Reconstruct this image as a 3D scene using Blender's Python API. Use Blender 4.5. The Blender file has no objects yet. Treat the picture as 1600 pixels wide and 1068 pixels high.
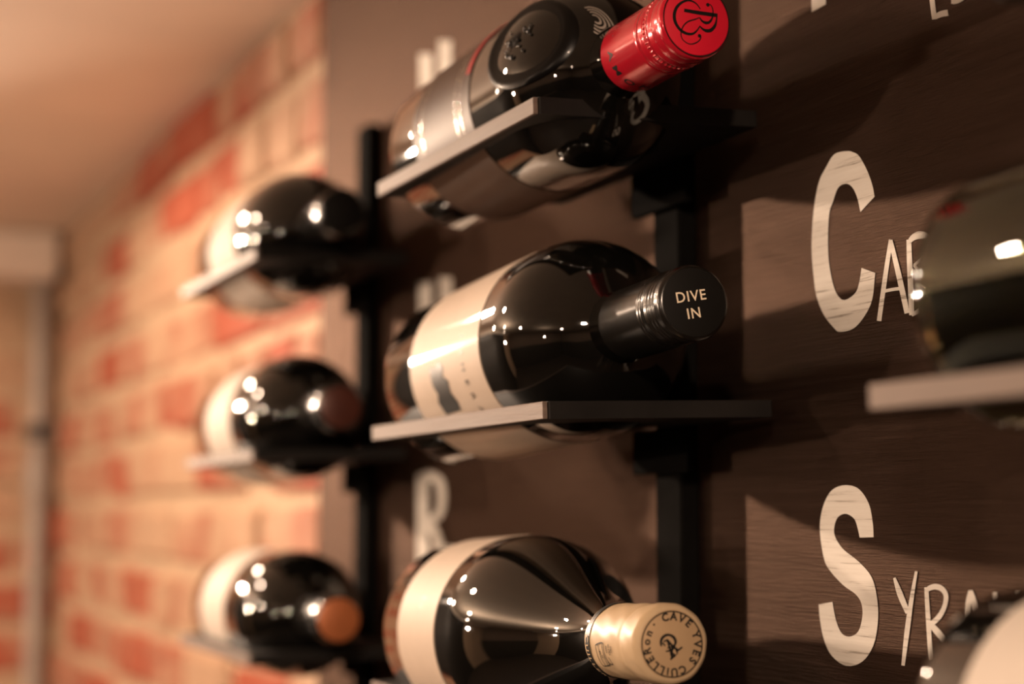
import bpy, bmesh, math, random, json
from mathutils import Vector, Matrix
random.seed(7)
S = bpy.context.scene
COL = S.collection
PI = math.pi

# ------------------------------------------------------------------ camera, world, light, exposure
CZ = 1.65                                   # camera height
cam_d = bpy.data.cameras.new('camera')
cam = bpy.data.objects.new('camera', cam_d); COL.objects.link(cam)
R3 = Matrix([[0.377016, 0.088574, 0.921962], [0.926207, -0.036055, -0.375289], [0.0, 0.995417, -0.095631]])
cam.matrix_world = Matrix.Translation((0, 0, CZ)) @ R3.to_4x4()
cam_d.sensor_width = 36.0
cam_d.lens = 2800 / 1600 * 36.0
cam_d.clip_start = 0.02
cam_d.dof.use_dof = True
cam_d.dof.focus_distance = 0.708
cam_d.dof.aperture_fstop = 4.9
cam_d.dof.aperture_blades = 0
S.camera = cam

w = bpy.data.worlds.new('room_air'); S.world = w; w.use_nodes = True
w.node_tree.nodes['Background'].inputs[0].default_value = (1.0, 0.62, 0.4, 1)
w.node_tree.nodes['Background'].inputs[1].default_value = 0.004

WARM = (1.0, 0.73, 0.53)
def lamp(name, loc, watts, radius=0.022, col=WARM):
    l = bpy.data.lights.new(name, 'POINT'); l.energy = watts; l.color = col; l.shadow_soft_size = radius
    o = bpy.data.objects.new(name, l); o.location = (loc[0], loc[1], loc[2] + CZ); COL.objects.link(o)
    return o
def spot(name, loc, aim, watts, half_deg, blend=0.5, radius=0.03, col=WARM):
    l = bpy.data.lights.new(name, 'SPOT'); l.energy = watts; l.color = col; l.shadow_soft_size = radius
    l.spot_size = math.radians(2 * half_deg); l.spot_blend = blend
    o = bpy.data.objects.new(name, l); COL.objects.link(o)
    p = Vector((loc[0], loc[1], loc[2] + CZ)); d = Vector((aim[0], aim[1], aim[2] + CZ)) - p
    o.location = p; o.rotation_euler = d.to_track_quat('-Z', 'Y').to_euler()
    return o
# track spot at the far end of the cellar, aimed along the wine racks
spot('rack_spot_light', (-3.00, -0.25, 0.34), (-0.50, 0.17, 0.03), 190, 23, 0.8, 0.018)
# the other ceiling downlights: (x, y, height above the camera, watts, radius)
LAMPS = [
    (-2.04, 0.02, 0.45, 11.0, 0.025),
    (-2.75, -0.60, 0.44, 9.0, 0.03),
    (-1.50, -0.30, 0.45, 9.0, 0.024),
    (-2.10, -1.20, 0.45, 6.0, 0.032),
    (-1.20, -1.90, 0.45, 46.0, 0.032),
    (0.75, -0.45, 0.45, 70.0, 0.025),
    (1.30, -1.80, 0.45, 40.0, 0.025),
    (-2.80, -2.00, 0.45, 5.0, 0.02),
]
lamp('added_fill_light', (-1.95, -1.15, 0.06), 47.0, 0.02)  # bare fill lamp, added to brighten the ceiling and bricks
lamp('added_fill_light', (0.30, -2.10, 0.06), 16.0, 0.02)  # second added fill lamp for the ceiling, no fixture behind it
for i, (x, y, z, e, r) in enumerate(LAMPS):
    spot('ceiling_spot_light', (x, y, z), (x, y, -1.5), e, 86, 0.15, r)

S.view_settings.view_transform = 'Standard'
S.view_settings.look = 'None'
S.view_settings.gamma = 1.0
S.view_settings.use_curve_mapping = False
S.view_settings.exposure = 0.0

# ------------------------------------------------------------------ materials
def new_mat(name):
    m = bpy.data.materials.new(name); m.use_nodes = True
    nt = m.node_tree
    return m, nt, nt.nodes['Principled BSDF']
def sset(b, **k):
    names = dict(color='Base Color', rough='Roughness', metal='Metallic', trans='Transmission Weight', ior='IOR',
                 coat='Coat Weight', coatr='Coat Roughness', spec='Specular IOR Level', sheen='Sheen Weight', sss='Subsurface Weight')
    for n, v in k.items():
        if n == 'color': v = (*v, 1)
        b.inputs[names[n]].default_value = v
def noise(nt, scale, detail=4, rough=0.55, vec=None, mapscale=None, obj=True):
    tc = nt.nodes.new('ShaderNodeTexCoord')
    src = tc.outputs['Object']
    if mapscale:
        mp = nt.nodes.new('ShaderNodeMapping'); mp.inputs['Scale'].default_value = mapscale
        nt.links.new(src, mp.inputs[0]); src = mp.outputs[0]
    n = nt.nodes.new('ShaderNodeTexNoise'); n.inputs['Scale'].default_value = scale
    n.inputs['Detail'].default_value = detail; n.inputs['Roughness'].default_value = rough
    nt.links.new(src, n.inputs['Vector'])
    return n
def ramp(nt, fac, stops):
    r = nt.nodes.new('ShaderNodeValToRGB')
    e = r.color_ramp.elements
    while len(e) < len(stops): e.new(0.5)
    for i, (p, c) in enumerate(stops):
        e[i].position = p; e[i].color = (*c, 1)
    nt.links.new(fac, r.inputs[0]); return r
def bump(nt, b, h, strength, dist=0.001):
    n = nt.nodes.new('ShaderNodeBump'); n.inputs['Strength'].default_value = strength; n.inputs['Distance'].default_value = dist
    nt.links.new(h, n.inputs['Height']); nt.links.new(n.outputs[0], b.inputs['Normal']); return n
def mix(nt, fac, a, c):
    m = nt.nodes.new('ShaderNodeMix'); m.data_type = 'RGBA'
    nt.links.new(fac, m.inputs[0])
    for v, s in ((a, 6), (c, 7)):
        if isinstance(v, tuple): m.inputs[s].default_value = (*v, 1)
        else: nt.links.new(v, m.inputs[s])
    return m.outputs[2]
def simple(name, color, rough=0.5, var=0.12, scale=60, bumps=0.0, **k):
    m, nt, b = new_mat(name); sset(b, rough=rough, **k)
    n = noise(nt, scale)
    r = ramp(nt, n.outputs[0], [(0.3, tuple(c * (1 - var) for c in color)), (0.7, tuple(min(1, c * (1 + var)) for c in color))])
    nt.links.new(r.outputs[0], b.inputs['Base Color'])
    if bumps: bump(nt, b, n.outputs[0], bumps, 0.0006)
    return m

def wood_grain(name, lo, mid, hi, rough, spec, sx=5, sz=130, bmp=0.45, tint=(1, 1, 1)):
    m, nt, b = new_mat(name); sset(b, spec=spec); b.inputs['Specular Tint'].default_value = (*tint, 1)
    g = noise(nt, 1.0, 7, 0.62, mapscale=(sx, sx, sz))
    g2 = noise(nt, 1.0, 3, 0.5, mapscale=(sx * 0.3, sx, sz * 0.05))
    fine = noise(nt, 1.0, 5, 0.7, mapscale=(sx * 4, sx * 4, sz * 3))
    r = ramp(nt, g.outputs[0], [(0.32, lo), (0.52, mid), (0.72, hi)])
    r2 = ramp(nt, g2.outputs[0], [(0.3, (0.62, 0.6, 0.58)), (0.7, (1.2, 1.17, 1.12))])
    mm = nt.nodes.new('ShaderNodeMix'); mm.data_type = 'RGBA'; mm.blend_type = 'MULTIPLY'; mm.inputs[0].default_value = 1
    nt.links.new(r.outputs[0], mm.inputs[6]); nt.links.new(r2.outputs[0], mm.inputs[7])
    nt.links.new(mm.outputs[2], b.inputs['Base Color'])
    rr = nt.nodes.new('ShaderNodeMapRange'); rr.inputs[3].default_value = rough - 0.08; rr.inputs[4].default_value = rough + 0.12
    nt.links.new(g.outputs[0], rr.inputs[0]); nt.links.new(rr.outputs[0], b.inputs['Roughness'])
    ad = nt.nodes.new('ShaderNodeMath'); ad.operation = 'ADD'
    nt.links.new(g.outputs[0], ad.inputs[0]); nt.links.new(fine.outputs[0], ad.inputs[1])
    bump(nt, b, ad.outputs[0], bmp, 0.0012)
    return m
def varnish(m, color, rough, fac):
    nt = m.node_tree; b = nt.nodes['Principled BSDF']; out = nt.nodes['Material Output']
    g = nt.nodes.new('ShaderNodeBsdfGlossy'); g.inputs['Color'].default_value = (*color, 1); g.inputs['Roughness'].default_value = rough
    nrm = b.inputs['Normal'].links[0].from_socket; nt.links.new(nrm, g.inputs['Normal'])
    x = nt.nodes.new('ShaderNodeMixShader'); x.inputs[0].default_value = fac
    nt.links.new(b.outputs[0], x.inputs[1]); nt.links.new(g.outputs[0], x.inputs[2]); nt.links.new(x.outputs[0], out.inputs[0])
M_board = wood_grain('stained_ply', (0.004, 0.0028, 0.0024), (0.0105, 0.0071, 0.006), (0.023, 0.0155, 0.0128), 0.6, 0.02, sx=14, sz=420, bmp=0.75)
varnish(M_board, (0.40, 0.24, 0.165), 0.37, 0.145)
M_edge = wood_grain('grey_wood_edge', (0.17, 0.125, 0.105), (0.225, 0.17, 0.145), (0.28, 0.215, 0.185), 0.6, 0.2, sx=9, sz=220, bmp=0.15)
M_black = simple('black_paint', (0.006, 0.0055, 0.005), 0.95, 0.2, 40, 0.1, spec=0.02)
M_shelf = simple('black_shelf', (0.012, 0.010, 0.009), 0.6, 0.25, 50, 0.12, spec=0.2)
# hand painted letters: chalky white with the wood grain showing through as fine gaps
def paint():
    m, nt, b = new_mat('white_chalk_paint'); sset(b, rough=0.75, spec=0.25)
    g = noise(nt, 1.0, 6, 0.7, mapscale=(14, 14, 420))
    s = noise(nt, 220, 3)
    r = ramp(nt, g.outputs[0], [(0.36, (0.36, 0.31, 0.26)), (0.44, (0.74, 0.68, 0.61)), (0.75, (0.84, 0.79, 0.72))])
    nt.links.new(r.outputs[0], b.inputs['Base Color']); bump(nt, b, g.outputs[0], 0.3, 0.0006); return m
M_paint = paint()
def brick_mat(name, red, red2, lime, limeness):
    m, nt, b = new_mat(name); sset(b, rough=0.85, spec=0.2)
    oi = nt.nodes.new('ShaderNodeObjectInfo')
    n = noise(nt, 9, 5, 0.6); n2 = noise(nt, 45, 4, 0.6)
    geo = nt.nodes.new('ShaderNodeNewGeometry')
    nt.links.new(geo.outputs['Position'], n.inputs['Vector']); nt.links.new(geo.outputs['Position'], n2.inputs['Vector'])
    base = mix(nt, oi.outputs['Random'], red, red2)
    a = nt.nodes.new('ShaderNodeMath'); a.operation = 'MULTIPLY_ADD'; a.inputs[1].default_value = 0.5; a.inputs[2].default_value = limeness
    nt.links.new(oi.outputs['Random'], a.inputs[0])
    s = nt.nodes.new('ShaderNodeMath'); s.operation = 'ADD'; nt.links.new(n.outputs[0], s.inputs[0]); nt.links.new(a.outputs[0], s.inputs[1])
    r = ramp(nt, s.outputs[0], [(0.52, (0, 0, 0)), (0.80, (1, 1, 1))])
    sc = nt.nodes.new('ShaderNodeMath'); sc.operation = 'MULTIPLY'; sc.inputs[1].default_value = 0.8
    nt.links.new(r.outputs[0], sc.inputs[0])
    c = mix(nt, sc.outputs[0], base, lime)
    nt.links.new(c, b.inputs['Base Color']); bump(nt, b, n2.outputs[0], 0.6, 0.004); return m
LIME = (0.53, 0.37, 0.245)
M_brick = brick_mat('red_brick', (0.40, 0.105, 0.06), (0.33, 0.12, 0.08), LIME, -0.06)
M_mortar = simple('lime_mortar', LIME, 0.9, 0.15, 30, 0.5)
M_plaster = simple('warm_plaster', (0.17, 0.12, 0.09), 0.9, 0.06, 5, 0.1)
M_ceiling = simple('ceiling_plaster', (0.88, 0.75, 0.62), 0.9, 0.10, 2.2, 0.1)
M_beam = simple('cream_painted_beam', (0.90, 0.80, 0.70), 0.7, 0.05, 8)
M_floor = simple('dark_floor', (0.03, 0.02, 0.015), 0.6, 0.3, 6)
M_panel = simple('dark_wainscot', (0.012, 0.009, 0.007), 0.5, 0.3, 6)
M_pipe = simple('grey_pipe_paint', (0.36, 0.31, 0.27), 0.4, 0.1, 20)
M_dark = simple('dark_bracket', (0.05, 0.04, 0.035), 0.5, 0.2, 20)
# bottles
def glassy(name, col, rough=0.03, coat=1.0, spec=0.5):
    m = simple(name, col, rough, 0.1, 30); sset(m.node_tree.nodes['Principled BSDF'], coat=coat, coatr=0.02, spec=spec); return m
M_glass = glassy('black_green_glass', (0.0035, 0.0032, 0.0026))
M_brownlab = glassy('brown_gloss_label', (0.085, 0.050, 0.034), 0.5, 0.05, 0.08)
M_seal = glassy('black_seal', (0.004, 0.0035, 0.0035), 0.3, 0.12, 0.25)
M_cream = simple('cream_paper', (0.62, 0.50, 0.40), 0.6, 0.03, 80, 0.05, spec=0.15, coat=0.2, coatr=0.07)
M_white = simple('white_paper', (0.60, 0.52, 0.45), 0.7, 0.05, 25, 0.05, spec=0.15)
M_red = simple('red_lacquered_cap', (0.76, 0.013, 0.038), 0.20, 0.03, 50, metal=0.2, coat=0.5, coatr=0.10)
M_redface = simple('red_cap_print', (0.80, 0.012, 0.038), 0.4, 0.03, 50)
M_capblack = simple('black_cap_lacquer', (0.006, 0.005, 0.004), 0.24, 0.1, 50, spec=0.9)
M_capface = simple('black_cap_top', (0.007, 0.006, 0.005), 0.6, 0.1, 50, spec=0.2)
M_foil = simple('cream_foil', (0.56, 0.41, 0.255), 0.42, 0.06, 70, 0.12, spec=0.15)
M_foilface = simple('tan_foil_disc', (0.54, 0.365, 0.21), 0.42, 0.06, 70, 0.1, metal=0.2)
M_ink = simple('black_ink', (0.006, 0.005, 0.004), 0.45, 0.1, 60)
M_creamink = simple('cream_ink', (0.95, 0.80, 0.60), 0.5, 0.03, 60)
M_silver = simple('silver_ink', (0.75, 0.66, 0.58), 0.2, 0.05, 60, metal=0.8)
M_greyink = simple('grey_ink', (0.42, 0.36, 0.31), 0.4, 0.05, 60)
M_redink = simple('red_ink', (0.55, 0.02, 0.03), 0.4, 0.05, 60)
M_copper = simple('copper_foil', (0.55, 0.17, 0.06), 0.4, 0.1, 90, metal=0.3)
M_oxblood = simple('oxblood_foil', (0.10, 0.03, 0.02), 0.35, 0.1, 90, metal=0.2)
def clear_glass():
    m, nt, b = new_mat('pale_green_glass'); sset(b, color=(0.5, 0.5, 0.3), rough=0.02, trans=1.0, ior=1.5)
    n = noise(nt, 20); r = ramp(nt, n.outputs[0], [(0.3, (0.42, 0.44, 0.26)), (0.7, (0.46, 0.48, 0.3))])
    nt.links.new(r.outputs[0], b.inputs['Base Color']); return m
M_clear = clear_glass()
def wine_mat():
    m, nt, b = new_mat('white_wine'); sset(b, rough=0.0, trans=1.0, ior=1.33)
    n = noise(nt, 10); r = ramp(nt, n.outputs[0], [(0.3, (0.16, 0.13, 0.045)), (0.7, (0.19, 0.16, 0.06))])
    nt.links.new(r.outputs[0], b.inputs['Base Color']); return m
M_wine = wine_mat()

# ------------------------------------------------------------------ object helpers
def tag(o, label=None, cat=None, group=None, kind=None):
    for k, v in (('label', label), ('category', cat), ('group', group), ('kind', kind)):
        if v: o[k] = v
    return o
def thing(name, label, cat, M4, group=None):
    o = bpy.data.objects.new(name, None); o.empty_display_size = 0.05; COL.objects.link(o); o.matrix_world = M4
    return tag(o, label, cat, group)
def link(name, me, mats, parent=None, smooth=True, angle=35):
    for m in (mats if isinstance(mats, (list, tuple)) else [mats]): me.materials.append(m)
    if smooth:
        me.polygons.foreach_set('use_smooth', [True] * len(me.polygons))
        me.set_sharp_from_angle(angle=math.radians(angle))
    o = bpy.data.objects.new(name, me); COL.objects.link(o)
    if parent is not None: o.parent = parent
    return o
def mesh(name, v, f):
    me = bpy.data.meshes.new(name); me.from_pydata([tuple(p) for p in v], [], f); me.update(); return me
def box_bm(bm, lo, hi, bev=0.0, jit=0.0):
    vs = []
    for x in (lo[0], hi[0]):
        for y in (lo[1], hi[1]):
            for z in (lo[2], hi[2]):
                vs.append(bm.verts.new((x + random.uniform(-jit, jit), y + random.uniform(-jit, jit), z + random.uniform(-jit, jit))))
    fs = [(0, 1, 3, 2), (4, 6, 7, 5), (0, 4, 5, 1), (2, 3, 7, 6), (0, 2, 6, 4), (1, 5, 7, 3)]
    faces = [bm.faces.new([vs[i] for i in f]) for f in fs]
    if bev:
        es = {e for f in faces for e in f.edges}
        bmesh.ops.bevel(bm, geom=list(es), offset=bev, segments=1, affect='EDGES')
def box(name, lo, hi, mat, parent=None, bev=0.0, jit=0.0):
    bm = bmesh.new(); box_bm(bm, lo, hi, bev, jit); bmesh.ops.recalc_face_normals(bm, faces=bm.faces)
    me = bpy.data.meshes.new(name); bm.to_mesh(me); bm.free()
    return link(name, me, mat, parent, smooth=False)
def lathe(name, prof, mat, parent=None, n=72, mod=None, angle=40, mats=None, facemat=None):
    v, f = [], []
    for (r, z) in prof:
        for k in range(n):
            a = 2 * PI * k / n
            rr = r + (mod(r, z, a) if mod else 0)
            v.append((rr * math.cos(a), rr * math.sin(a), z))
    m = len(prof)
    for i in range(m - 1):
        for k in range(n):
            k2 = (k + 1) % n
            f.append((i * n + k, i * n + k2, (i + 1) * n + k2, (i + 1) * n + k))
    f.append(tuple(range(n - 1, -1, -1))); f.append(tuple((m - 1) * n + k for k in range(n)))
    me = mesh(name, v, f)
    o = link(name, me, mats or mat, parent, True, angle)
    if facemat:
        for p in me.polygons: p.material_index = facemat(p)
    return o
def smoothstep(t): return t * t * (3 - 2 * t)
def radius_at(prof, z):
    for (r0, z0), (r1, z1) in zip(prof, prof[1:]):
        if z1 > z0 and z0 <= z <= z1: return r0 + (r1 - r0) * (z - z0) / (z1 - z0)
    return prof[-1][0]
def patch(name, prof, a0, a1, z0, z1, mat, parent, off=0.0004, na=48, nz=8, inside=None):
    """a thin label that follows the bottle: angle a0..a1, height z0..z1"""
    v, f = [], []
    for lay in (off, 0.0001):
        for i in range(nz + 1):
            z = z0 + (z1 - z0) * i / nz
            for k in range(na + 1):
                a = a0 + (a1 - a0) * k / na; r = radius_at(prof, z) + lay
                v.append((r * math.cos(a), r * math.sin(a), z))
    st = na + 1; L = st * (nz + 1)
    for i in range(nz):
        for k in range(na):
            q = (i * st + k, i * st + k + 1, (i + 1) * st + k + 1, (i + 1) * st + k)
            f.append(q); f.append(tuple(L + t for t in reversed(q)))
    rim = [k for k in range(st)] + [i * st + na for i in range(1, nz + 1)] + [nz * st + k for k in range(na - 1, -1, -1)] + [i * st for i in range(nz - 1, 0, -1)]
    for p, q in zip(rim, rim[1:] + rim[:1]): f.append((p, L + p, L + q, q))
    return link(name, mesh(name, v, f), mat, parent, True, 50)
def on_cyl(pts, prof, off):      # (angle, z) -> local point on the bottle
    return [((radius_at(prof, z) + off) * math.cos(a), (radius_at(prof, z) + off) * math.sin(a), z) for a, z in pts]
def strokes2d(strokes):
    """list of (points, widths) -> verts2d, faces (ribbons with rounded ends)"""
    V, F = [], []
    for pts, ws in strokes:
        P = [Vector(p) for p in pts]
        if len(P) > 2:                         # smooth the path once
            Q, W = [P[0]], [ws[0]]
            for i in range(len(P) - 1):
                p0, p1, p2, p3 = P[max(i - 1, 0)], P[i], P[i + 1], P[min(i + 2, len(P) - 1)]
                for t in (0.25, 0.5, 0.75, 1.0):
                    Q.append(0.5 * ((2 * p1) + (p2 - p0) * t + (2 * p0 - 5 * p1 + 4 * p2 - p3) * t * t + (3 * p1 - p0 - 3 * p2 + p3) * t ** 3))
                    W.append(ws[i] + (ws[i + 1] - ws[i]) * t)
            P, ws = Q, W
        b = len(V)
        for i, p in enumerate(P):
            t = (P[min(i + 1, len(P) - 1)] - P[max(i - 1, 0)]).normalized()
            n = Vector((-t.y, t.x)) * ws[i] * 0.5
            V += [p + n, p - n]
        for i in range(len(P) - 1): F.append((b + 2 * i + 1, b + 2 * i + 3, b + 2 * i + 2, b + 2 * i))
    return V, F
def disc2d(c, r, n=14):
    return [Vector((c[0] + r * math.cos(2 * PI * k / n), c[1] + r * math.sin(2 * PI * k / n))) for k in range(n)], [tuple(range(n))]
def ring2d(c, r0, r1, n=72):
    V = []
    for r in (r0, r1): V += [Vector((c[0] + r * math.cos(2 * PI * k / n), c[1] + r * math.sin(2 * PI * k / n))) for k in range(n)]
    return V, [(k, n + k, n + (k + 1) % n, (k + 1) % n)[::-1] for k in range(n)]
def join2d(*parts):
    V, F = [], []
    for v, f in parts:
        b = len(V); V += list(v); F += [tuple(b + i for i in q) for q in f]
    return V, F
_fc = {}
def glyphs(text, size, spacing=1.0, bold=0.0):
    """text -> flat verts and faces, centred on its own width, baseline at 0"""
    cu = bpy.data.curves.new('lettering', 'FONT'); cu.body = text; cu.size = size; cu.space_character = spacing
    cu.offset = bold; cu.resolution_u = 3; cu.align_x = 'CENTER'
    ob = bpy.data.objects.new('lettering', cu); COL.objects.link(ob)
    dg = bpy.context.evaluated_depsgraph_get(); dg.update()
    me = bpy.data.meshes.new_from_object(ob.evaluated_get(dg))
    V = [Vector((p.co.x, p.co.y)) for p in me.vertices]; F = [tuple(p.vertices) for p in me.polygons]
    bpy.data.objects.remove(ob); bpy.data.curves.remove(cu); bpy.data.meshes.remove(me)
    return V, F
def rot2d(VF, ang, shift=(0, 0)):
    c, s = math.cos(ang), math.sin(ang)
    return [Vector((c * v.x - s * v.y + shift[0], s * v.x + c * v.y + shift[1])) for v in VF[0]], VF[1]
def face_print(name, VF, z, mat, parent):
    """flat print on the cap end: u to the right, v up, seen from outside"""
    v = [(p.y, -p.x, z) for p in VF[0]]
    return link(name, mesh(name, v, VF[1]), mat, parent, False)
def arc_text(text, rad, size, start, step=None, bold=0.0, adv=None):
    """letters around a circle, tops outward, clockwise from angle start (from up)"""
    parts = []; a = start
    for ch in text:
        wch = (adv or {}).get(ch, 1.0) * step
        if ch != ' ':
            g = glyphs(ch, size, 1.0, bold)
            parts.append(rot2d(g, -(a + wch / 2), (rad * math.sin(a + wch / 2), rad * math.cos(a + wch / 2))))
        a += wch
    return join2d(*parts)
def wrap_print(name, VF, prof, z0, a0, off, mat, parent, r=None):
    """print wrapped on the bottle: x along growing angle, y towards the neck"""
    R0 = r or radius_at(prof, z0); lim = R0 * 0.11
    bm = bmesh.new(); vs = [bm.verts.new((p.x, p.y, 0)) for p in VF[0]]
    for q in VF[1]:
        try: bm.faces.new([vs[i] for i in q])
        except ValueError: pass
    bmesh.ops.triangulate(bm, faces=bm.faces[:])
    for _ in range(5):
        es = [e for e in bm.edges if e.calc_length() > lim]
        if not es: break
        bmesh.ops.subdivide_edges(bm, edges=es, cuts=1)
        bmesh.ops.triangulate(bm, faces=[q for q in bm.faces if len(q.verts) > 3])
    bm.verts.index_update()
    VF = ([Vector(q.co) for q in bm.verts], [tuple(k.index for k in q.verts) for q in bm.faces]); bm.free()
    v = []
    for p in VF[0]:
        z = z0 + p.y; rr = radius_at(prof, z); a = a0 + p.x / (r or rr)
        v.append(((rr + off) * math.cos(a), (rr + off) * math.sin(a), z))
    return link(name, mesh(name, v, VF[1]), mat, parent, True, 60)

POLYS = json.loads('{"C":[[-0.6262,1.7999],[-0.6357,1.8003],[-0.6424,1.7958],[-0.6476,1.7912],[-0.6514,1.7829],[-0.6537,1.7731],[-0.6546,1.7619],[-0.6534,1.751],[-0.6513,1.742],[-0.6458,1.7336],[-0.638,1.7272],[-0.6337,1.7253],[-0.6236,1.7257],[-0.6155,1.7299],[-0.6097,1.736],[-0.6071,1.7466],[-0.6167,1.7498],[-0.6187,1.7439],[-0.6217,1.7401],[-0.6287,1.7381],[-0.6337,1.7395],[-0.638,1.7448],[-0.6411,1.7544],[-0.6418,1.7637],[-0.6405,1.7755],[-0.6373,1.7806],[-0.6332,1.7857],[-0.6274,1.7864],[-0.6226,1.7842],[-0.619,1.7793],[-0.6168,1.7729],[-0.6065,1.7775],[-0.6081,1.7828],[-0.6118,1.7895],[-0.617,1.796],[-0.6212,1.7984]],"S":[[-0.6312,1.6619],[-0.6411,1.6603],[-0.6472,1.6556],[-0.6509,1.6489],[-0.6516,1.6422],[-0.6494,1.633],[-0.6456,1.6276],[-0.6349,1.6213],[-0.6254,1.6178],[-0.6213,1.6141],[-0.6209,1.609],[-0.624,1.603],[-0.6307,1.6005],[-0.6367,1.6017],[-0.6407,1.6067],[-0.6431,1.6139],[-0.6536,1.6124],[-0.6527,1.606],[-0.65,1.5983],[-0.6443,1.592],[-0.6335,1.5886],[-0.6217,1.5911],[-0.6135,1.5981],[-0.6101,1.6071],[-0.61,1.6159],[-0.6135,1.6247],[-0.6226,1.6308],[-0.6344,1.6359],[-0.6403,1.641],[-0.6406,1.645],[-0.6376,1.6489],[-0.6315,1.6502],[-0.6257,1.6483],[-0.6234,1.6451],[-0.6217,1.6406],[-0.6119,1.6409],[-0.6123,1.6464],[-0.6148,1.6541],[-0.6217,1.6601]],"P":[[-0.6515,1.8655],[-0.6402,1.8658],[-0.6406,1.9015],[-0.6406,1.934],[-0.6515,1.9358],[-0.6514,1.9021]]}')
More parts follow.
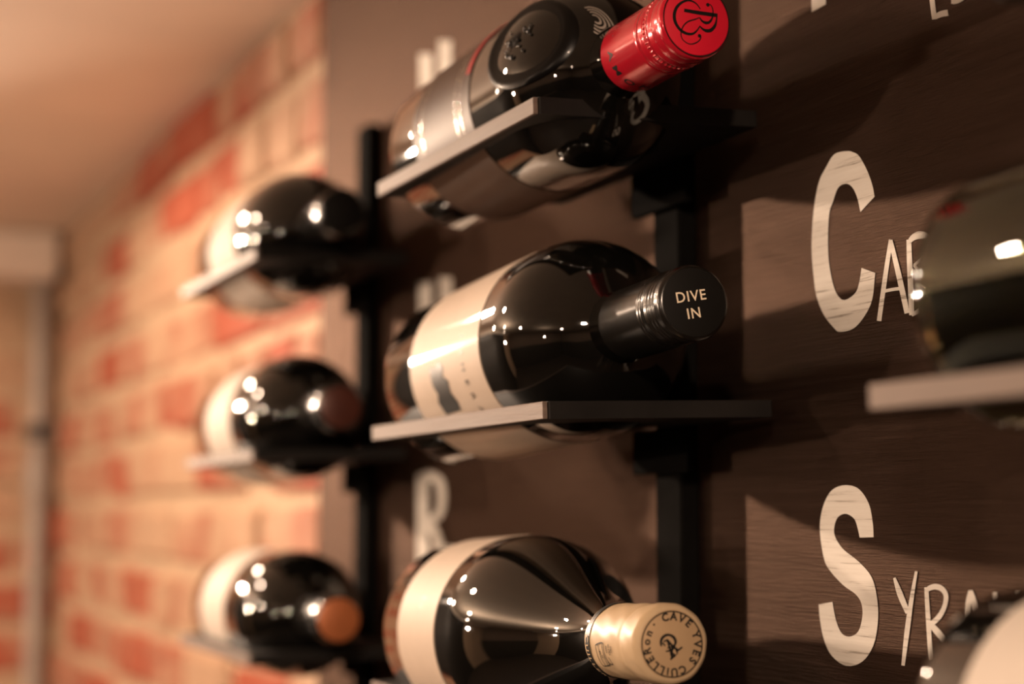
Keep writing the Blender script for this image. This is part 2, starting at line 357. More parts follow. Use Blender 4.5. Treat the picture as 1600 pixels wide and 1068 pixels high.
RIB = json.loads('{"A":[[[[-0.5969,1.7588],[-0.6014,1.745],[-0.6065,1.7272]],[[-0.5943,1.7582],[-0.5984,1.7444],[-0.6036,1.7267]]],[[[-0.5971,1.7583],[-0.5923,1.7435],[-0.5872,1.728]],[[-0.5945,1.7583],[-0.5889,1.7435],[-0.5839,1.7281]]],[[[-0.6017,1.7378],[-0.5946,1.7378],[-0.5881,1.7375]],[[-0.6021,1.7391],[-0.5949,1.7391],[-0.5883,1.7388]]]],"B":[[[[-0.5849,1.7569],[-0.5849,1.7453],[-0.5841,1.7271]],[[-0.5819,1.7566],[-0.5815,1.745],[-0.5811,1.7269]]],[[[-0.5832,1.7547],[-0.5803,1.7558],[-0.5773,1.7561],[-0.5747,1.7559],[-0.5725,1.7555],[-0.5721,1.7526],[-0.5753,1.7491],[-0.5808,1.7467]],[[-0.5846,1.7554],[-0.5827,1.7576],[-0.5788,1.7589],[-0.5738,1.7585],[-0.5695,1.7559],[-0.5701,1.752],[-0.5739,1.7484],[-0.5796,1.7458]]],[[[-0.5809,1.7461],[-0.5767,1.741],[-0.5751,1.7342],[-0.5778,1.7295],[-0.5832,1.7276]],[[-0.5795,1.7464],[-0.5739,1.7413],[-0.5718,1.7337],[-0.5754,1.7283],[-0.582,1.7264]]]],"Y":[[[[-0.5987,1.6251],[-0.5961,1.6186],[-0.5907,1.6117]],[[-0.5971,1.6255],[-0.5924,1.6195],[-0.5879,1.6125]]],[[[-0.5839,1.6283],[-0.5879,1.6177],[-0.5916,1.6053],[-0.5943,1.5918]],[[-0.5822,1.6282],[-0.5852,1.6176],[-0.5884,1.6052],[-0.5922,1.5918]]]],"R":[[[[-0.5781,1.6223],[-0.5775,1.6096],[-0.5764,1.5952]],[[-0.5756,1.6225],[-0.5746,1.6098],[-0.5739,1.5955]]],[[[-0.5766,1.6204],[-0.5737,1.6214],[-0.5709,1.6218],[-0.5678,1.6213],[-0.5658,1.6194],[-0.567,1.6157],[-0.5707,1.612],[-0.576,1.609]],[[-0.578,1.6215],[-0.575,1.6231],[-0.5704,1.6239],[-0.5655,1.6228],[-0.563,1.6197],[-0.5644,1.6152],[-0.5682,1.6109],[-0.5738,1.6077]]],[[[-0.5759,1.6082],[-0.5721,1.6053],[-0.5667,1.6018]],[[-0.5738,1.6094],[-0.5689,1.607],[-0.5641,1.6031]]]],"A2":[[[[-0.5506,1.6223],[-0.5527,1.6169],[-0.5553,1.6039]],[[-0.5483,1.6222],[-0.5497,1.6168],[-0.5527,1.6039]]],[[[-0.5505,1.622],[-0.5494,1.6179],[-0.5459,1.6065]],[[-0.5483,1.6225],[-0.546,1.6185],[-0.5429,1.6071]]],[[[-0.552,1.6109],[-0.5482,1.6115],[-0.5457,1.6117]],[[-0.5523,1.612],[-0.5484,1.6127],[-0.5456,1.6128]]]],"H":[[[[-0.5363,1.6223],[-0.537,1.6164],[-0.5376,1.6038]],[[-0.5341,1.6224],[-0.5339,1.6165],[-0.535,1.604]]],[[[-0.5236,1.6237],[-0.5239,1.617],[-0.5239,1.6047]],[[-0.5215,1.6238],[-0.521,1.6171],[-0.5214,1.6049]]],[[[-0.5355,1.6131],[-0.529,1.6137],[-0.5226,1.614]],[[-0.5356,1.6143],[-0.529,1.6148],[-0.5225,1.6152]]]],"L":[[[[-0.5676,1.8633],[-0.5662,1.8477],[-0.5649,1.8397]],[[-0.5647,1.8626],[-0.5631,1.847],[-0.5616,1.8391]]],[[[-0.5626,1.8392],[-0.5586,1.8391],[-0.5543,1.8384]],[[-0.5638,1.8411],[-0.5596,1.8416],[-0.555,1.841]]]],"I":[[[[-0.5528,1.8616],[-0.5528,1.8516],[-0.5525,1.8426]],[[-0.55,1.8608],[-0.55,1.8508],[-0.5501,1.842]]],[[[-0.5514,1.8421],[-0.5484,1.8417],[-0.5447,1.8419]],[[-0.552,1.8437],[-0.5494,1.8435],[-0.546,1.8438]]]],"M1":[[[[-1.1671,1.9717],[-1.1651,1.9274],[-1.1633,1.8998]],[[-1.1403,1.9653],[-1.1384,1.9219],[-1.1368,1.8949]]],[[[-1.1273,1.9714],[-1.1256,1.928],[-1.124,1.9012]],[[-1.102,1.9652],[-1.1004,1.9226],[-1.0989,1.8964]]],[[[-1.1467,1.8976],[-1.1083,1.8977]],[[-1.1559,1.9048],[-1.117,1.9047]]]],"M2":[[[[-1.166,1.8098],[-1.1641,1.77],[-1.1623,1.7388]],[[-1.1395,1.8067],[-1.1377,1.7677],[-1.1361,1.7372]]],[[[-1.1242,1.8083],[-1.1225,1.7705],[-1.1209,1.7403]],[[-1.0993,1.8053],[-1.0978,1.7683],[-1.0963,1.7387]]],[[[-1.1476,1.7385],[-1.1071,1.74]],[[-1.1532,1.7447],[-1.1123,1.746]]]],"R3":[[[[-1.1673,1.6771],[-1.1668,1.6426],[-1.1663,1.6078]],[[-1.1449,1.6767],[-1.1445,1.6427],[-1.144,1.6085]]],[[[-1.1587,1.6705],[-1.1417,1.6719],[-1.131,1.6703],[-1.1262,1.6599],[-1.1313,1.6509],[-1.1565,1.6474]],[[-1.1639,1.6774],[-1.1391,1.6787],[-1.1143,1.6728],[-1.1089,1.6595],[-1.1185,1.6475],[-1.1494,1.6423]]],[[[-1.1533,1.6448],[-1.1362,1.6332],[-1.1173,1.6086]],[[-1.1372,1.6475],[-1.1183,1.6354],[-1.0996,1.6107]]]]}')
ART = json.loads('{"red_mono":[[[[0.00162,0.00465],[0.00035,0.00621],[-0.00156,0.00732],[-0.00389,0.00748],[-0.00645,0.00632],[-0.00837,0.00437],[-0.00936,0.00192],[-0.00937,-0.00043],[-0.00842,-0.00268],[-0.00653,-0.00465],[-0.004,-0.00559],[-0.00166,-0.00537],[5e-05,-0.00403],[0.00135,-0.00222]],[0.00031,0.00039,0.0005,0.00062,0.00077,0.00093,0.00105,0.00105,0.00097,0.00093,0.00085,0.0007,0.0005,0.00035]],[[[-0.00528,0.0035],[0.0016,0.00307],[0.00897,0.00285]],[0.00101,0.00116,0.00116]],[[[0.00867,0.0029],[0.00843,0.0005],[0.00764,-0.00162],[0.00604,-0.00327],[0.00411,-0.00365],[0.00241,-0.00302],[0.00122,-0.00196]],[0.00039,0.00054,0.00093,0.00108,0.00101,0.00062,0.00031]],[[[0.00125,0.00131],[0.00235,-0.0],[0.00392,-0.00056],[0.00551,-9e-05],[0.00664,0.00151],[0.00704,0.00353],[0.00689,0.00529],[0.00613,0.00659],[0.00506,0.00696]],[0.00031,0.00062,0.00093,0.00077,0.00054,0.00039,0.00035,0.00031,0.00031]],[[[0.00125,0.00123],[-0.00098,0.00023],[-0.00332,-0.00063],[-0.00524,-0.00218],[-0.00644,-0.00445],[-0.00663,-0.00662],[-0.00571,-0.00829],[-0.0036,-0.00943],[-0.00148,-0.00931],[0.00066,-0.00817],[0.00173,-0.00662],[0.00144,-0.00575]],[0.00031,0.00043,0.00046,0.00043,0.00039,0.00035,0.00031,0.00035,0.00039,0.00039,0.00035,0.00035]]],"red_dots":[[[0.00484,0.00662],[0.00119,-0.00593]],0.00074],"cave_mono":[[[[-0.00424,-0.00067],[-0.00448,0.0008],[-0.00385,0.00235],[-0.00242,0.00331],[-0.00082,0.00335],[0.00064,0.00252],[0.0014,0.00104],[0.00109,-0.00024]],[0.00047,0.00078,0.00086,0.00078,0.0007,0.00086,0.00086,0.00062]],[[[-0.0034,0.00088],[-0.00188,0.00129],[-0.00077,-0.00221],[0.00098,-0.00407]],[0.00039,0.00062,0.00062,0.00055]],[[[-0.00272,-0.00052],[-0.00389,0.0006]],[0.00047,0.00047]],[[[-0.00206,0.00184],[8e-05,-0.00058],[0.00243,-0.00246]],[0.00055,0.0007,0.00078]],[[[0.00142,-0.00288],[0.00399,-0.00111]],[0.00055,0.00055]],[[[-0.00194,-0.00134],[0.00108,-0.0006]],[0.00039,0.00039]],[[[0.00109,-0.00024],[-0.00038,-0.00258],[4e-05,-0.00515]],[0.00078,0.00094,0.00078]],[[[-0.00257,-0.00253],[-0.00017,-0.00222]],[0.00039,0.00062]],[[[-0.00085,-0.00549],[0.00127,-0.00397]],[0.00062,0.00055]],[[[0.00163,-0.00226],[0.00208,-0.00337],[0.00099,-0.00389]],[0.00031,0.00031,0.00031]]],"cave_barrel":[[[1.6489,-0.04126],[1.5883,-0.03697],[1.5859,-0.03288],[1.7587,-0.03282],[1.9495,-0.03285],[2.1491,-0.03219],[2.2165,-0.03702],[2.2173,-0.04123],[2.0297,-0.04137],[1.8311,-0.04127],[1.6489,-0.04126]],[[1.6173,-0.03847],[1.8105,-0.03815],[2.0211,-0.03821],[2.2069,-0.03811]],[[1.5862,-0.03442],[1.7751,-0.03427],[1.9672,-0.03422],[2.1787,-0.03449]],[[1.9409,-0.02946],[2.0481,-0.02886],[2.1375,-0.02849],[2.1406,-0.03147],[2.0896,-0.03291]]],"cave_circ":[[[1.836,-0.03742],[1.9353,-0.03615],[1.6869,-0.02993],[1.6478,-0.02726],[1.6946,-0.02479],[1.7597,-0.02717],[1.7844,-0.02998],[1.7742,-0.02535],[1.8398,-0.02729]]]}')
POSE = {'dive': {'base': [-0.8907, 0.3332, 1.7197], 'yaw': 0.0314, 'tilt': 0.0419, 'L': 0.281}, 'red': {'base': [-0.8822, 0.3302, 1.8406], 'yaw': 0.0349, 'tilt': -0.0052, 'L': 0.284}, 'cave': {'base': [-0.8691, 0.3278, 1.5914], 'yaw': 0.0785, 'tilt': 0.0401, 'L': 0.274}}

# ------------------------------------------------------------------ the room
def struct(o): o['kind'] = 'structure'; return o
FZ, TOP = 0.0, 2.12
XE = -3.10
struct(box('floor', (-3.4, -3.4, -0.1), (2.8, 0.6, FZ), M_floor))
struct(box('ceiling', (-3.4, -3.4, TOP), (2.8, 0.6, TOP + 0.1), M_ceiling))
struct(box('wall_front', (-3.4, -3.4, 0), (2.8, -3.3, TOP), M_plaster))
struct(box('wall_right', (2.7, -3.3, 0), (2.8, 0.6, TOP), M_plaster))
struct(box('trim_1', (-3.1, -3.3, 0), (2.7, -3.26, 1.25), M_panel))
struct(box('trim_2', (2.66, -3.26, 0), (2.7, 0.43, 1.25), M_panel))
wb = struct(box('wall_back', (-3.3, 0.435, 0), (2.8, 0.6, TOP), M_mortar))
we = struct(box('wall_left', (-3.4, -3.3, 0), (XE - 0.005, 0.435, TOP), M_mortar))

# bricks, one by one (shared rough meshes)
def brick_meshes(lx, ly, lz, n, jit):
    out = []
    for i in range(n):
        bm = bmesh.new(); box_bm(bm, (-lx / 2, -ly / 2, -lz / 2), (lx / 2, ly / 2, lz / 2), 0.006, jit)
        bmesh.ops.recalc_face_normals(bm, faces=bm.faces)
        me = bpy.data.meshes.new('brick'); bm.to_mesh(me); bm.free(); me.materials.append(M_brick)
        out.append(me)
    return out
COURSE, BH = 0.0775, 0.059
long_m = brick_meshes(0.208, 0.05, BH, 5, 0.004); head_m = brick_meshes(0.096, 0.05, BH, 4, 0.004)
def lay(wall, axis, c0, c1, face, z_lo, z_hi):
    row = 0; z = z_hi - 0.03
    while z > z_lo:
        heads = row % 3 == 1
        s = c1 + (random.uniform(0.0, 0.1) if not heads else 0.05)
        while s > c0 + 0.05:
            if heads or random.random() < 0.3: ln, ms = 0.108, head_m
            else: ln, ms = 0.222, long_m
            p = s - ln / 2
            o = bpy.data.objects.new('brick', random.choice(ms)); COL.objects.link(o); o.parent = wall
            d = random.uniform(-0.002, 0.004)
            if axis == 'x':
                o.location = (p, face + 0.025 - d, z + random.uniform(-.003, .003)); o.rotation_euler = (0, random.uniform(-.02, .02), 0)
            else:
                o.location = (face - 0.025 + d, p, z + random.uniform(-.003, .003)); o.rotation_euler = (random.uniform(-.02, .02), 0, PI / 2)
            s -= ln
        z -= COURSE; row += 1
lay(wb, 'x', XE + 0.02, -1.20, 0.430, 0.55, TOP)
lay(we, 'y', -0.06, 0.43, XE, 0.55, TOP - 0.2)
struct(box('trim_3', (XE - 0.005, -3.3, CZ + 0.388), (XE + 0.09, 0.416, CZ + 0.466), M_beam, bev=0.006))

d1 = struct(box('added_dark_panel_1', (XE - 0.011, -2.2, 0.0), (XE + 0.03, -0.06, CZ + 0.386), M_panel, bev=0.003))  # unseen dark panel, added to cut the sheen reflected in the board
for k in range(4): box('added_dark_inset', (XE + 0.0305, -2.1 + k * 0.52, 0.15), (XE + 0.036, -1.66 + k * 0.52, 1.9), M_panel, d1, 0.003)  # raised insets on the added dark panel

# conduit pipe in the corner
pt_ = thing('conduit_pipe', 'grey painted conduit pipe running up the corner beside the brick wall', 'pipe', Matrix.Translation((XE + 0.03, 0.397, 0)))
lathe('pipe', [(0.015, 0.0), (0.015, 2.035)], M_pipe, pt_, 20)
lathe('coupling', [(0.0185, 1.67), (0.020, 1.675), (0.020, 1.735), (0.0185, 1.74)], M_pipe, pt_, 20)
lathe('coupling', [(0.0185, 1.30), (0.020, 1.305), (0.020, 1.345), (0.0185, 1.35)], M_pipe, pt_, 20)
box('pipe_clip', (-0.022, -0.022, 1.775), (0.022, 0.040, 1.80), M_dark, pt_, 0.003)

# ------------------------------------------------------------------ board with hand painted grape names
BY = 0.405
bd = thing('chalkboard_panel', 'dark stained plywood panel with white hand painted grape names', 'board', Matrix.Translation((0, BY, 0)))
bd_m = box('panel', (-1.412, 0.0, 0.35), (0.9, 0.022, TOP - 0.002), M_board, bd, 0.0008)
def flat_on_board(name, polys, label=None):
    v, f = [], []
    for P in polys:
        b = len(v); v += [(p[0], -0.00022 - (p[2] if len(p) > 2 else 0), p[1]) for p in P]; f.append(tuple(range(b, b + len(P))))
    me = mesh(name, v, f)
    bm = bmesh.new(); bm.from_mesh(me)
    bmesh.ops.recalc_face_normals(bm, faces=bm.faces)
    bmesh.ops.triangulate(bm, faces=[q for q in bm.faces if len(q.verts) > 4])
    r = bmesh.ops.extrude_face_region(bm, geom=list(bm.faces))
    for e in r['geom']:
        if isinstance(e, bmesh.types.BMVert): e.co.y += 0.00015
    bmesh.ops.recalc_face_normals(bm, faces=bm.faces)
    bm.to_mesh(me); bm.free()
    o = link(name, me, M_paint, bd, False)
    if label: o['label'] = label
    return o
def ribs(key):
    out = []
    for n, (L, Rr) in enumerate(RIB[key]):
        def sm(P):
            P = [Vector(p) for p in P]; Q = []
            for i in range(len(P) - 1):
                p0, p1, p2, p3 = P[max(i - 1, 0)], P[i], P[i + 1], P[min(i + 2, len(P) - 1)]
                for t in (0, 0.2, 0.4, 0.6, 0.8):
                    Q.append(0.5 * ((2 * p1) + (p2 - p0) * t + (2 * p0 - 5 * p1 + 4 * p2 - p3) * t * t + (3 * p1 - p0 - 3 * p2 + p3) * t ** 3))
            Q.append(P[-1]); return [(q.x, q.y, 0.00004 * n) for q in Q]
        A, B = sm(L), sm(Rr)
        for i in range(len(A) - 1): out.append([A[i], A[i + 1], B[i + 1], B[i]])
    return out
def round_poly(P, keep):
    n = len(P); out = []
    for i in range(n):
        p0, p1, p2, p3 = (Vector(P[(i + k) % n]) for k in (-1, 0, 1, 2))
        if i in keep: p0 = p1 * 2 - p2
        if (i + 1) % n in keep: p3 = p2 * 2 - p1
        for t in (0, 0.25, 0.5, 0.75):
            q = 0.5 * ((2 * p1) + (p2 - p0) * t + (2 * p0 - 5 * p1 + 4 * p2 - p3) * t * t + (3 * p1 - p0 - 3 * p2 + p3) * t ** 3)
            out.append((q.x, q.y))
    return out
POLYS['C'] = round_poly(POLYS['C'], (15, 16, 30, 31)); POLYS['S'] = round_poly(POLYS['S'], (15, 16, 34, 35))
flat_on_board('painted_letter', [POLYS['C']], 'tall white painted letter C')
flat_on_board('painted_letter', [POLYS['S']], 'tall white painted letter S')
flat_on_board('painted_letter', [POLYS['P']], 'foot of a tall white painted letter at the top')
for k, t in (('A', 'small white letter A after the C'), ('B', 'small white letter B after the C'), ('Y', 'small white letter Y after the S'),
             ('R', 'small white letter R after the S'), ('A2', 'small white letter A after the S'), ('H', 'small white letter H after the S'),
             ('L', 'small white letter L at the top'), ('I', 'foot of a small white letter at the top'), ('M1', 'white letter with two stems behind the red capped bottle'),
             ('M2', 'white letter with two stems behind the black capped bottle'), ('R3', 'white letter R beside the left post')):
    flat_on_board('painted_letter', ribs(k), t)

# ------------------------------------------------------------------ wine racks: flat post, brackets, slotted shelves
def round_rect(x0, x1, y0, y1, r, n=6):
    P = []
    for cx, cy, a0 in ((x1 - r, y1 - r, 0), (x0 + r, y1 - r, 90), (x0 + r, y0 + r, 180), (x1 - r, y0 + r, 270)):
        for k in range(n + 1):
            a = math.radians(a0 + 90 * k / n); P.append((cx + r * math.cos(a), cy + r * math.sin(a)))
    return P
TH = 0.0072
def shelf_mesh(ln, x_slot0, x_slot1, dep, y_s0, y_s1):
    out = round_rect(0, ln, 0, dep, 0.0008); inn = round_rect(x_slot0, x_slot1, y_s0, y_s1, 0.016)
    n = len(out); v = []
    for ring in (out, inn):
        for z in (0, -TH): v += [(x, y, z) for x, y in ring]
    f = []
    for k in range(n):
        k2 = (k + 1) % n
        f.append((k, k2, 2 * n + k2, 2 * n + k))                        # top
        f.append((n + k2, n + k, 3 * n + k, 3 * n + k2))                # bottom
        f.append((k2, k, n + k, n + k2))                                # rim
        f.append((2 * n + k, 2 * n + k2, 3 * n + k2, 3 * n + k))        # slot
    return mesh('shelf', v, f)
Y0, DEP = 0.2840, 0.1060
TILT = math.radians(1.6)
def rack(label, x_post, shelves, z_top, z_bot):
    t = thing('wine_rack', label, 'wine rack', Matrix.Translation((x_post, 0.393, CZ)), 'wall racks of slotted black shelves')
    box('post', (-0.0132, 0.0, z_bot), (0.0132, 0.010, z_top), M_black, t, 0.001)
    for (x0, x1, zf) in shelves:
        # front lip height zf, small rise towards the wall
        me = shelf_mesh(x1 - x0, 0.006, x1 - x0 - 0.042, DEP - 0.0022, 0.0110, 0.0850)
        sh = link('shelf', me, M_shelf, t, False)
        sh.location = (x0 - x_post, Y0 + 0.0022 - 0.393, zf); sh.rotation_euler = (TILT, 0, 0)
        e = box('edge_strip', (0, -0.0022, -TH), (x1 - x0 - 0.001, 0.0, 0.0), M_edge, sh, 0.0003); e['label'] = 'pale grey wood edging on the front of the shelf'
        zb = zf + (DEP) * math.sin(TILT) - TH
        bk = box('bracket', (-0.029, -0.0045, zb - 0.022), (0.029, -0.0002, zb - 0.0005), M_black, t, 0.0006)
    return t
rack('black steel post rack in the middle carrying three slotted shelves', -0.768,
     [(-0.8910, -0.6640, 0.0455), (-0.8850, -0.6735, 0.1727), (-0.8890, -0.666, -0.0849)], 0.30, -0.30)
rack('blurred black steel post rack beside the brick wall, its top end showing', -1.262,
     [(-1.380, -1.147, 0.1747), (-1.352, -1.147, 0.0418), (-1.362, -1.147, -0.0901)], 0.288, -0.30)
rack('black steel post rack partly out of frame beside the clear glass bottle', -0.30,
     [(-0.4305, -0.19, 0.0366), (-0.4305, -0.19, 0.163), (-0.4305, -0.19, -0.095)], 0.30, -0.30)

# ------------------------------------------------------------------ bottles
def pose_matrix(base, yaw, tilt):
    d = Vector((-math.cos(yaw) * math.cos(tilt), math.sin(yaw) * math.cos(tilt), -math.sin(tilt)))   # neck -> base
    z = -d; up = Vector((0, 0, 1)); x = (up - z * up.dot(z)).normalized(); y = z.cross(x)
    m = Matrix((x, y, z)).transposed().to_4x4(); m.translation = Vector(base); return m
def bordeaux(Rb, L, zs=0.162, ze=0.208, rn=0.0142):
    p = [(0.004, 0.012), (Rb * 0.45, 0.009), (Rb * 0.72, 0.002), (Rb * 0.84, 0.0), (Rb * 0.93, 0.0012), (Rb * 0.985, 0.0045), (Rb, 0.009), (Rb, zs * 0.5), (Rb, zs)]
    n = 18
    for k in range(1, n + 1):
        t = k / n; z = zs + (ze - zs) * t
        # round shoulder (quarter ellipse) flowing into the neck
        q = math.sqrt(max(0, 1 - (t * 0.93) ** 2.3)); q0 = math.sqrt(max(0, 1 - 0.93 ** 2.3))
        p.append((rn + 0.0012 + (Rb - rn - 0.0012) * (q - q0) / (1 - q0), z))
    p += [(rn + 0.0004, ze + 0.006), (rn, ze + 0.014), (rn, L - 0.003)]
    return p
def burgundy(Rb, L, zs=0.120, ze=0.222, rn=0.0142):
    p = [(0.004, 0.014), (Rb * 0.45, 0.010), (Rb * 0.72, 0.002), (Rb * 0.84, 0.0), (Rb * 0.93, 0.0012), (Rb * 0.985, 0.0045), (Rb, 0.009), (Rb, zs * 0.5), (Rb, zs)]
    n = 20
    for k in range(1, n + 1):
        t = k / n
        p.append((rn + (Rb - rn) * (1 - smoothstep(t ** 0.92)), zs + (ze - zs) * t))
    p.append((rn, L - 0.003)); return p
def screw_cap(parent, L, mat, facemat, r=0.0150, ln=0.060, knurl=False, bands=()):
    z0 = L - ln
    pr = [(r - 0.0010, z0 - 0.0), (r - 0.0001, z0 + 0.0004)]
    zs = [z0 + 0.0004 + (ln - 0.0022) * k / 150 for k in range(1, 151)]
    for z in zs:
        dz = L - z; rr = r
        for (c, wd, am) in bands: rr += am * math.exp(-((dz - c) / wd) ** 2)
        pr.append((rr, z))
    pr += [(r - 0.0003, L - 0.0010), (r - 0.0009, L - 0.0003), (r - 0.0016, L)]
    mod = None
    if knurl:
        def mod(rr, z, a):
            dz = L - z
            if abs(dz - 0.0165) < 0.0011: return 0.00022 * (1 if math.sin(a * 48) > 0.2 else -1)
            return 0
    c = lathe('screw_cap', pr, None, parent, 192 if knurl else 96, mod, 30, mats=[mat, facemat],
              facemat=lambda p: 1 if (len(p.vertices) > 4 and p.center.z > L - 0.01) else 0)
    return c

# --- the black capped bottle in the middle
P = POSE['dive']; L = P['L']
b = thing('wine_bottle', 'dark bottle with cream label and black screw cap reading DIVE IN, middle shelf', 'bottle', pose_matrix(P['base'], P['yaw'], P['tilt']), 'wine bottles lying in the racks')
pf = bordeaux(0.0442, L, 0.170, 0.2125); lathe('glass_body', pf, M_glass, b, 96)
lab = patch('label', pf, math.radians(-75), math.radians(255), L - 0.228, L - 0.126, M_cream, b, 0.0004, 96, 4)
cap = screw_cap(b, L, M_capblack, M_capface, bands=((0.0060, 0.0008, -0.0004), (0.0088, 0.0008, -0.0004), (0.0116, 0.0008, -0.0004), (0.0145, 0.0009, 0.0003), (0.0185, 0.0008, -0.0004), (0.0205, 0.0008, -0.0003)))
tx = join2d(rot2d(glyphs('DIVE', 0.0058, 1.12, 0.00006), math.radians(9.0), (-0.0012, 0.0004)), rot2d(glyphs('IN', 0.0058, 1.12, 0.00006), math.radians(9.0), (-0.0001, -0.0062)))
o = face_print('cap_lettering', tx, L + 0.00006, M_creamink, cap); o['label'] = 'cream lettering DIVE IN on the black cap'
# printed line and picture on the label
wrap_print('label_lettering', glyphs('I G H E R A', 0.0062, 1.25), pf, L - 0.151, 1.86, 0.0006, M_ink, lab)
pic = [(-0.006, 0.0), (-0.0045, 0.006), (-0.007, 0.011), (-0.004, 0.0155), (0.0, 0.0135), (0.003, 0.0178), (0.008, 0.0165), (0.013, 0.019), (0.017, 0.0175), (0.0172, 0.001), (0.011, 0.0), (0.007, 0.003), (0.003, 0.0005)]
wrap_print('label_picture', ([Vector((x * 1.05, y * 1.35 - 0.001)) for x, y in pic], [tuple(range(len(pic)))]), pf, L - 0.196, 1.78, 0.0006, M_ink, lab)

# --- the red capped bottle at the top
P = POSE['red']; L = P['L']
b = thing('wine_bottle', 'dark wine bottle with red screw cap and oval black seal, on the upper shelf', 'bottle', pose_matrix(P['base'], P['yaw'], P['tilt']), 'wine bottles lying in the racks')
pf = bordeaux(0.0415, L, 0.168, 0.214); lathe('glass_body', pf, M_glass, b, 96)
lab = patch('label', pf, math.radians(-80), math.radians(230), L - 0.236, L - 0.150, M_brownlab, b, 0.0004, 96, 4); lab['label'] = 'glossy brown wrap label'
for z, hgt in ((L - 0.163, 0.004), (L - 0.170, 0.003), (L - 0.222, 0.004)):
    wrap_print('label_lettering', join2d(*[disc2d((0.0022 * k, random.uniform(-.0004, .0004)), random.uniform(.0005, .001), 6) for k in range(-28, 16)]), pf, z, 1.4, 0.0006, M_silver, lab)
patch('label_stripe', pf, math.radians(-70), math.radians(75), L - 0.157, L - 0.152, M_redink, lab, 0.0007, 40, 1)
# oval seal on the shoulder
def seal(name, a0, z0, ra, rz, mat, off, parent, n=40, rings=((1.0, 0.0), (0.98, 1.0), (0.88, 1.0), (0.85, 0.45), (0.0, 0.5))):
    V, F = [], []
    for (s, h) in rings:
        for k in range(n):
            t = 2 * PI * k / n; z = z0 + rz * s * math.sin(t); rr = radius_at(pf, z)
            a = a0 + ra * s * math.cos(t) / rr; q = rr + 0.0002 + off * h
            V.append((q * math.cos(a), q * math.sin(a), z))
    for i in range(len(rings) - 1):
        for k in range(n): F.append((i * n + k, i * n + (k + 1) % n, (i + 1) * n + (k + 1) % n, (i + 1) * n + k))
    return link(name, mesh(name, V, F), mat, parent, True, 60)
sl = seal('seal', 1.22, L - 0.099, 0.0225, 0.0260, M_seal, 0.0011, b); sl['label'] = 'raised oval black seal on the shoulder'
bumps = []
V, F = [], []
for k in range(26):
    t = random.uniform(0, 2 * PI); rr_ = 0.0095 * math.sqrt(random.random()); z = L - 0.099 + rr_ * math.sin(t); r0 = radius_at(pf, z); a = 1.22 + rr_ * math.cos(t) / r0
    q = r0 + 0.0007; c = Vector((q * math.cos(a), q * math.sin(a), z)); n_ = Vector((math.cos(a), math.sin(a), 0.35)).normalized(); s_ = random.uniform(0.0005, 0.0011)
    bb = len(V)
    t1 = n_.orthogonal().normalized(); t2 = n_.cross(t1)
    for j in range(8): V.append(c + (t1 * math.cos(j * PI / 4) + t2 * math.sin(j * PI / 4)) * s_)
    for j in range(8): V.append(c + (t1 * math.cos(j * PI / 4) + t2 * math.sin(j * PI / 4)) * s_ * 0.6 + n_ * s_ * 0.5)
    V.append(c + n_ * s_ * 0.65)
    for j in range(8):
        j2 = (j + 1) % 8; F += [(bb + j, bb + j2, bb + 8 + j2, bb + 8 + j), (bb + 8 + j, bb + 8 + j2, bb + 16)]
o = link('embossing', mesh('embossing', V, F), M_seal, sl, True, 80); o['kind'] = 'stuff'
# swirl emblem near the neck
def swirl():
    st = []
    for k in range(4):
        r = 0.0014 + 0.0012 * k
        st.append(([(r * math.cos(t * 0.35 + 0.4), r * math.sin(t * 0.35 + 0.4)) for t in range(0, 13)], [0.0006] * 13))
    return strokes2d(st)
wrap_print('emblem', swirl(), pf, L - 0.073, 0.55, 0.0006, M_greyink, b)
cap = screw_cap(b, L, M_red, M_redface, knurl=True, bands=((0.0045, 0.0010, -0.0002), (0.0100, 0.0009, -0.00025), (0.0128, 0.0009, 0.00025), (0.0150, 0.0004, -0.0002), (0.0182, 0.0005, -0.0003), (0.0215, 0.0010, 0.0002), (0.0245, 0.0008, -0.00022)))
cap['label'] = 'glossy red screw cap'
parts = [strokes2d([(p, [q * 1.3 for q in w_]) for p, w_ in ART['red_mono']])] + [disc2d(c, ART['red_dots'][1]) for c in ART['red_dots'][0]] + [ring2d((0.0, 0.0), 0.0137, 0.0142)]
for i, pz in enumerate(parts): pass
o = face_print('cap_monogram', join2d(*parts), L + 0.00006, M_ink, cap); o['label'] = 'black script monogram in a ring'
capf = [(0.0150, L - 0.06), (0.0150, L)]
o = wrap_print('cap_lettering', glyphs('AMON', 0.0062, 1.7, 0.00012), capf, L - 0.0518, 2.50, 0.00010, M_ink, cap); o['label'] = 'black lettering around the skirt'
wrap_print('cap_lettering', join2d(disc2d((0, 0), 0.0004), disc2d((0.0035, -0.0005), 0.0004)), capf, L - 0.0475, 1.02, 0.00010, M_ink, cap)

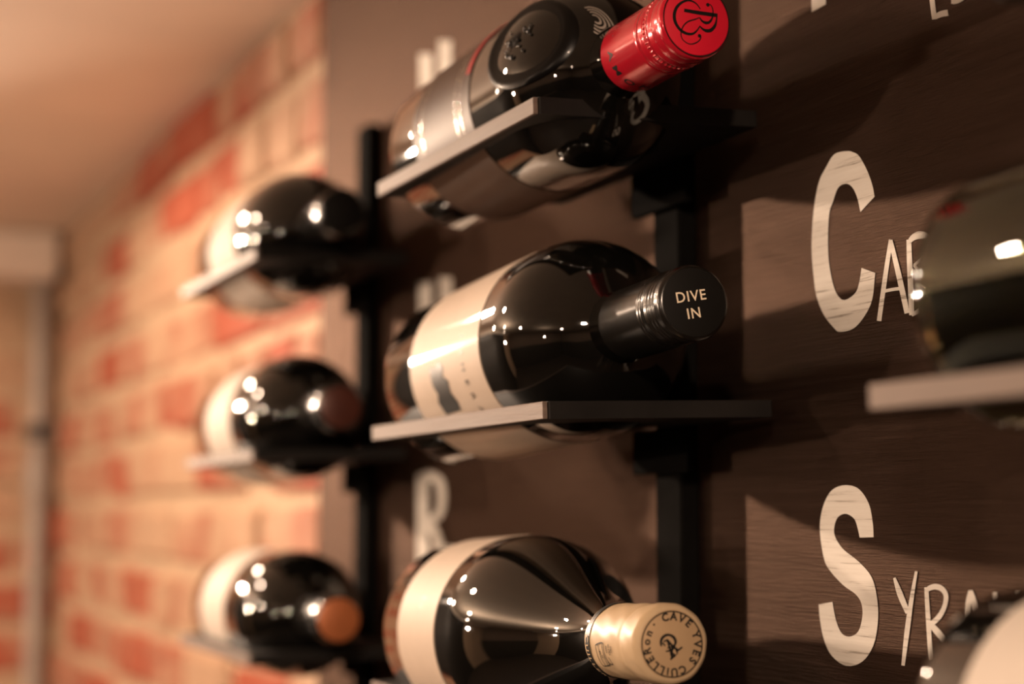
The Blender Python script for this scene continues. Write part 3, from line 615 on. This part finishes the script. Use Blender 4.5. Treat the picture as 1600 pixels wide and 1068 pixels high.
# --- the cream foil bottle at the bottom
P = POSE['cave']; L = P['L']
b = thing('wine_bottle', 'dark bottle with cream foil capsule reading CAVE YVES CUILLERON, on the lower shelf', 'bottle', pose_matrix(P['base'], P['yaw'], P['tilt']), 'wine bottles lying in the racks')
pf = burgundy(0.0448, L); lathe('glass_body', pf, M_glass, b, 96)
lab = patch('label', pf, math.radians(-70), math.radians(250), L - 0.236, L - 0.170, M_cream, b, 0.0004, 96, 4)
wrap_print('label_lettering', join2d(*[disc2d((0.004 * k, random.uniform(-.0008, .0008)), random.uniform(.0003, .0007), 5) for k in range(-8, 10)]), pf, L - 0.198, 1.1, 0.0005, M_greyink, lab)
rF = 0.01465
pr = [(rF - 0.0003, L - 0.0545), (rF, L - 0.0540)]
for k in range(1, 60):
    z = L - 0.054 + 0.0525 * k / 60; dz = L - z
    pr.append((rF + 0.0004 * math.exp(-((dz - 0.006) / 0.006) ** 2) - 0.00035 * math.exp(-((dz - 0.0165) / 0.0016) ** 2), z))
pr += [(rF - 0.0002, L - 0.0014), (rF - 0.0012, L - 0.0003), (rF - 0.0020, L)]
foil = lathe('foil_capsule', pr, None, b, 128, lambda r, z, a: 0.00009 * math.sin(5 * a + z * 260) + 0.00006 * math.sin(11 * a - z * 400), 40, mats=[M_foil, M_foilface], facemat=lambda p: 1 if (len(p.vertices) > 4 and p.center.z > L - 0.01) else 0)
foil['label'] = 'cream foil capsule'
adv = {'I': 0.62, 'i': 0.55, ' ': 0.55, 'L': 0.85, '\u2022': 0.9, 'E': 0.92}
st = 0.335
txt = arc_text('CAVE YVES CUiLLERon', 0.0088, 0.0040, math.radians(-24), st, 0.00014, adv)
dot = disc2d((0.0101 * math.sin(math.radians(-44)), 0.0101 * math.cos(math.radians(-44))), 0.00042)
ring = ring2d((0, 0), 0.0117, 0.0122)
o = face_print('foil_lettering', join2d(txt, dot, ring), L + 0.00006, M_ink, foil); o['label'] = 'black ring of lettering on the foil end'
o = face_print('foil_monogram', strokes2d([(p, [q * 1.25 for q in w_]) for p, w_ in ART['cave_mono']]), L + 0.00006, M_ink, foil); o['label'] = 'black monogram in the centre of the foil end'
fp = [(rF + 0.0002, L - 0.06), (rF + 0.0002, L)]
band = patch('foil_band', fp, 0.0, 2 * PI - 0.001, L - 0.0525, L - 0.0482, M_ink, foil, 0.00012, 96, 1)
o = wrap_print('foil_lettering', glyphs('CUILLERON', 0.0042, 1.25, 0.00006), fp, L - 0.0519, 2.30, 0.00035, M_foil, foil)
em = []
sv, sf = [], []
def cylstroke(pts, wd):
    q = [((a - 2.0) * fp[0][0], z) for a, z in pts]
    return strokes2d([(q, [wd * 1.5] * len(q))])
for pts in ART['cave_barrel']: em.append(cylstroke([(a, z) for a, z in pts], 0.00030))
for a, z in ART['cave_circ'][0]: em.append(ring2d(((a - 2.0) * fp[0][0], z), 0.00042, 0.00066, 12))
wrap_print('foil_emblem', join2d(*em), fp, L, 2.0, 0.00012, M_ink, foil)

# --- left column: three bottles far out of focus
def simple_bottle(label, base, yaw, tilt, prof, L, capmat, facemat, labmat, z0, z1, rcap=0.0149, a0=-80, a1=250, capname='foil_capsule', glass=None):
    t = thing('wine_bottle', label, 'bottle', pose_matrix(base, yaw, tilt), 'wine bottles lying in the racks')
    lathe('glass_body', prof, glass or M_glass, t, 72)
    if labmat:
        patch('label', prof, math.radians(a0), math.radians(a1), z0, z1, labmat, t, 0.0004, 64, 3)
    c = lathe(capname, [(rcap - 0.0003, L - 0.058), (rcap, L - 0.0575), (rcap, L - 0.0175), (rcap + 0.0003, L - 0.016), (rcap + 0.0003, L - 0.002), (rcap - 0.0006, L - 0.0004), (rcap - 0.0014, L)],
              None, t, 64, None, 35, mats=[capmat, facemat], facemat=lambda p: 1 if (len(p.vertices) > 4 and p.center.z > L - 0.01) else 0)
    return t
pf = bordeaux(0.0435, 0.272, 0.158, 0.205)
simple_bottle('blurred dark bottle with pale label and black cap, top shelf beside the brick wall', (-1.366, 0.336, CZ + 0.194), 0.03, 0.0, pf, 0.272, M_capblack, M_capface, M_white, 0.050, 0.143)
simple_bottle('blurred dark bottle with pale label and dull red cap, middle shelf beside the brick wall', (-1.366, 0.336, CZ + 0.065), 0.03, 0.01, pf, 0.272, M_capblack, M_oxblood, M_white, 0.050, 0.136)
simple_bottle('blurred dark bottle with pale label and copper foil end, lowest shelf beside the brick wall', (-1.366, 0.336, CZ - 0.070), 0.03, 0.015, pf, 0.272, M_capblack, M_copper, M_white, 0.040, 0.126)

# --- right column, nearly out of frame
pf = bordeaux(0.0395, 0.285)
P_r = pose_matrix((-0.4275, 0.334, CZ + 0.0620), 0.03, 0.02)
t = thing('wine_bottle', 'pale green clear glass bottle lying in front of the letters CAB', 'bottle', P_r, 'wine bottles lying in the racks')
inner = [(max(0.0015, r - 0.003), z + (0.003 if z < 0.02 else 0)) for r, z in pf][:-1]
def hollow(prof, inn, mat, parent, n=72):
    v, f = [], []
    rings = list(prof) + list(reversed(inn))
    for (r, z) in rings:
        for k in range(n):
            a = 2 * PI * k / n; v.append((r * math.cos(a), r * math.sin(a), z))
    m = len(rings)
    for i in range(m - 1):
        for k in range(n):
            k2 = (k + 1) % n; f.append((i * n + k, i * n + k2, (i + 1) * n + k2, (i + 1) * n + k))
    f.append(tuple(range(n - 1, -1, -1))); f.append(tuple((m - 1) * n + k for k in range(n)))
    return link('glass_body', mesh('glass_body', v, f), mat, parent, True, 40)
hollow(pf, inner, M_clear, t)
wv = [(max(0.001, r - 0.0032), z + (0.0035 if z < 0.02 else 0)) for r, z in pf][:-1]
wn = lathe('wine', [(r, z) for r, z in wv], M_wine, t, 72)
lathe('screw_cap', [(0.0147, 0.227), (0.0150, 0.2275), (0.0150, 0.283), (0.0140, 0.285)], M_capblack, t, 48)
pf = bordeaux(0.0425, 0.285)
simple_bottle('dark bottle with white label showing only its base end, in front of the letters SYRAH', (-0.4295, 0.334, CZ - 0.063), 0.03, 0.02, pf, 0.285, M_capblack, M_capface, M_white, 0.028, 0.140)
simple_bottle('dark bottle of which only a sliver of underside shows, above the clear glass bottle', (-0.42, 0.331, CZ + 0.188), 0.03, 0.0, pf, 0.285, M_capblack, M_capface, M_cream, 0.05, 0.150)
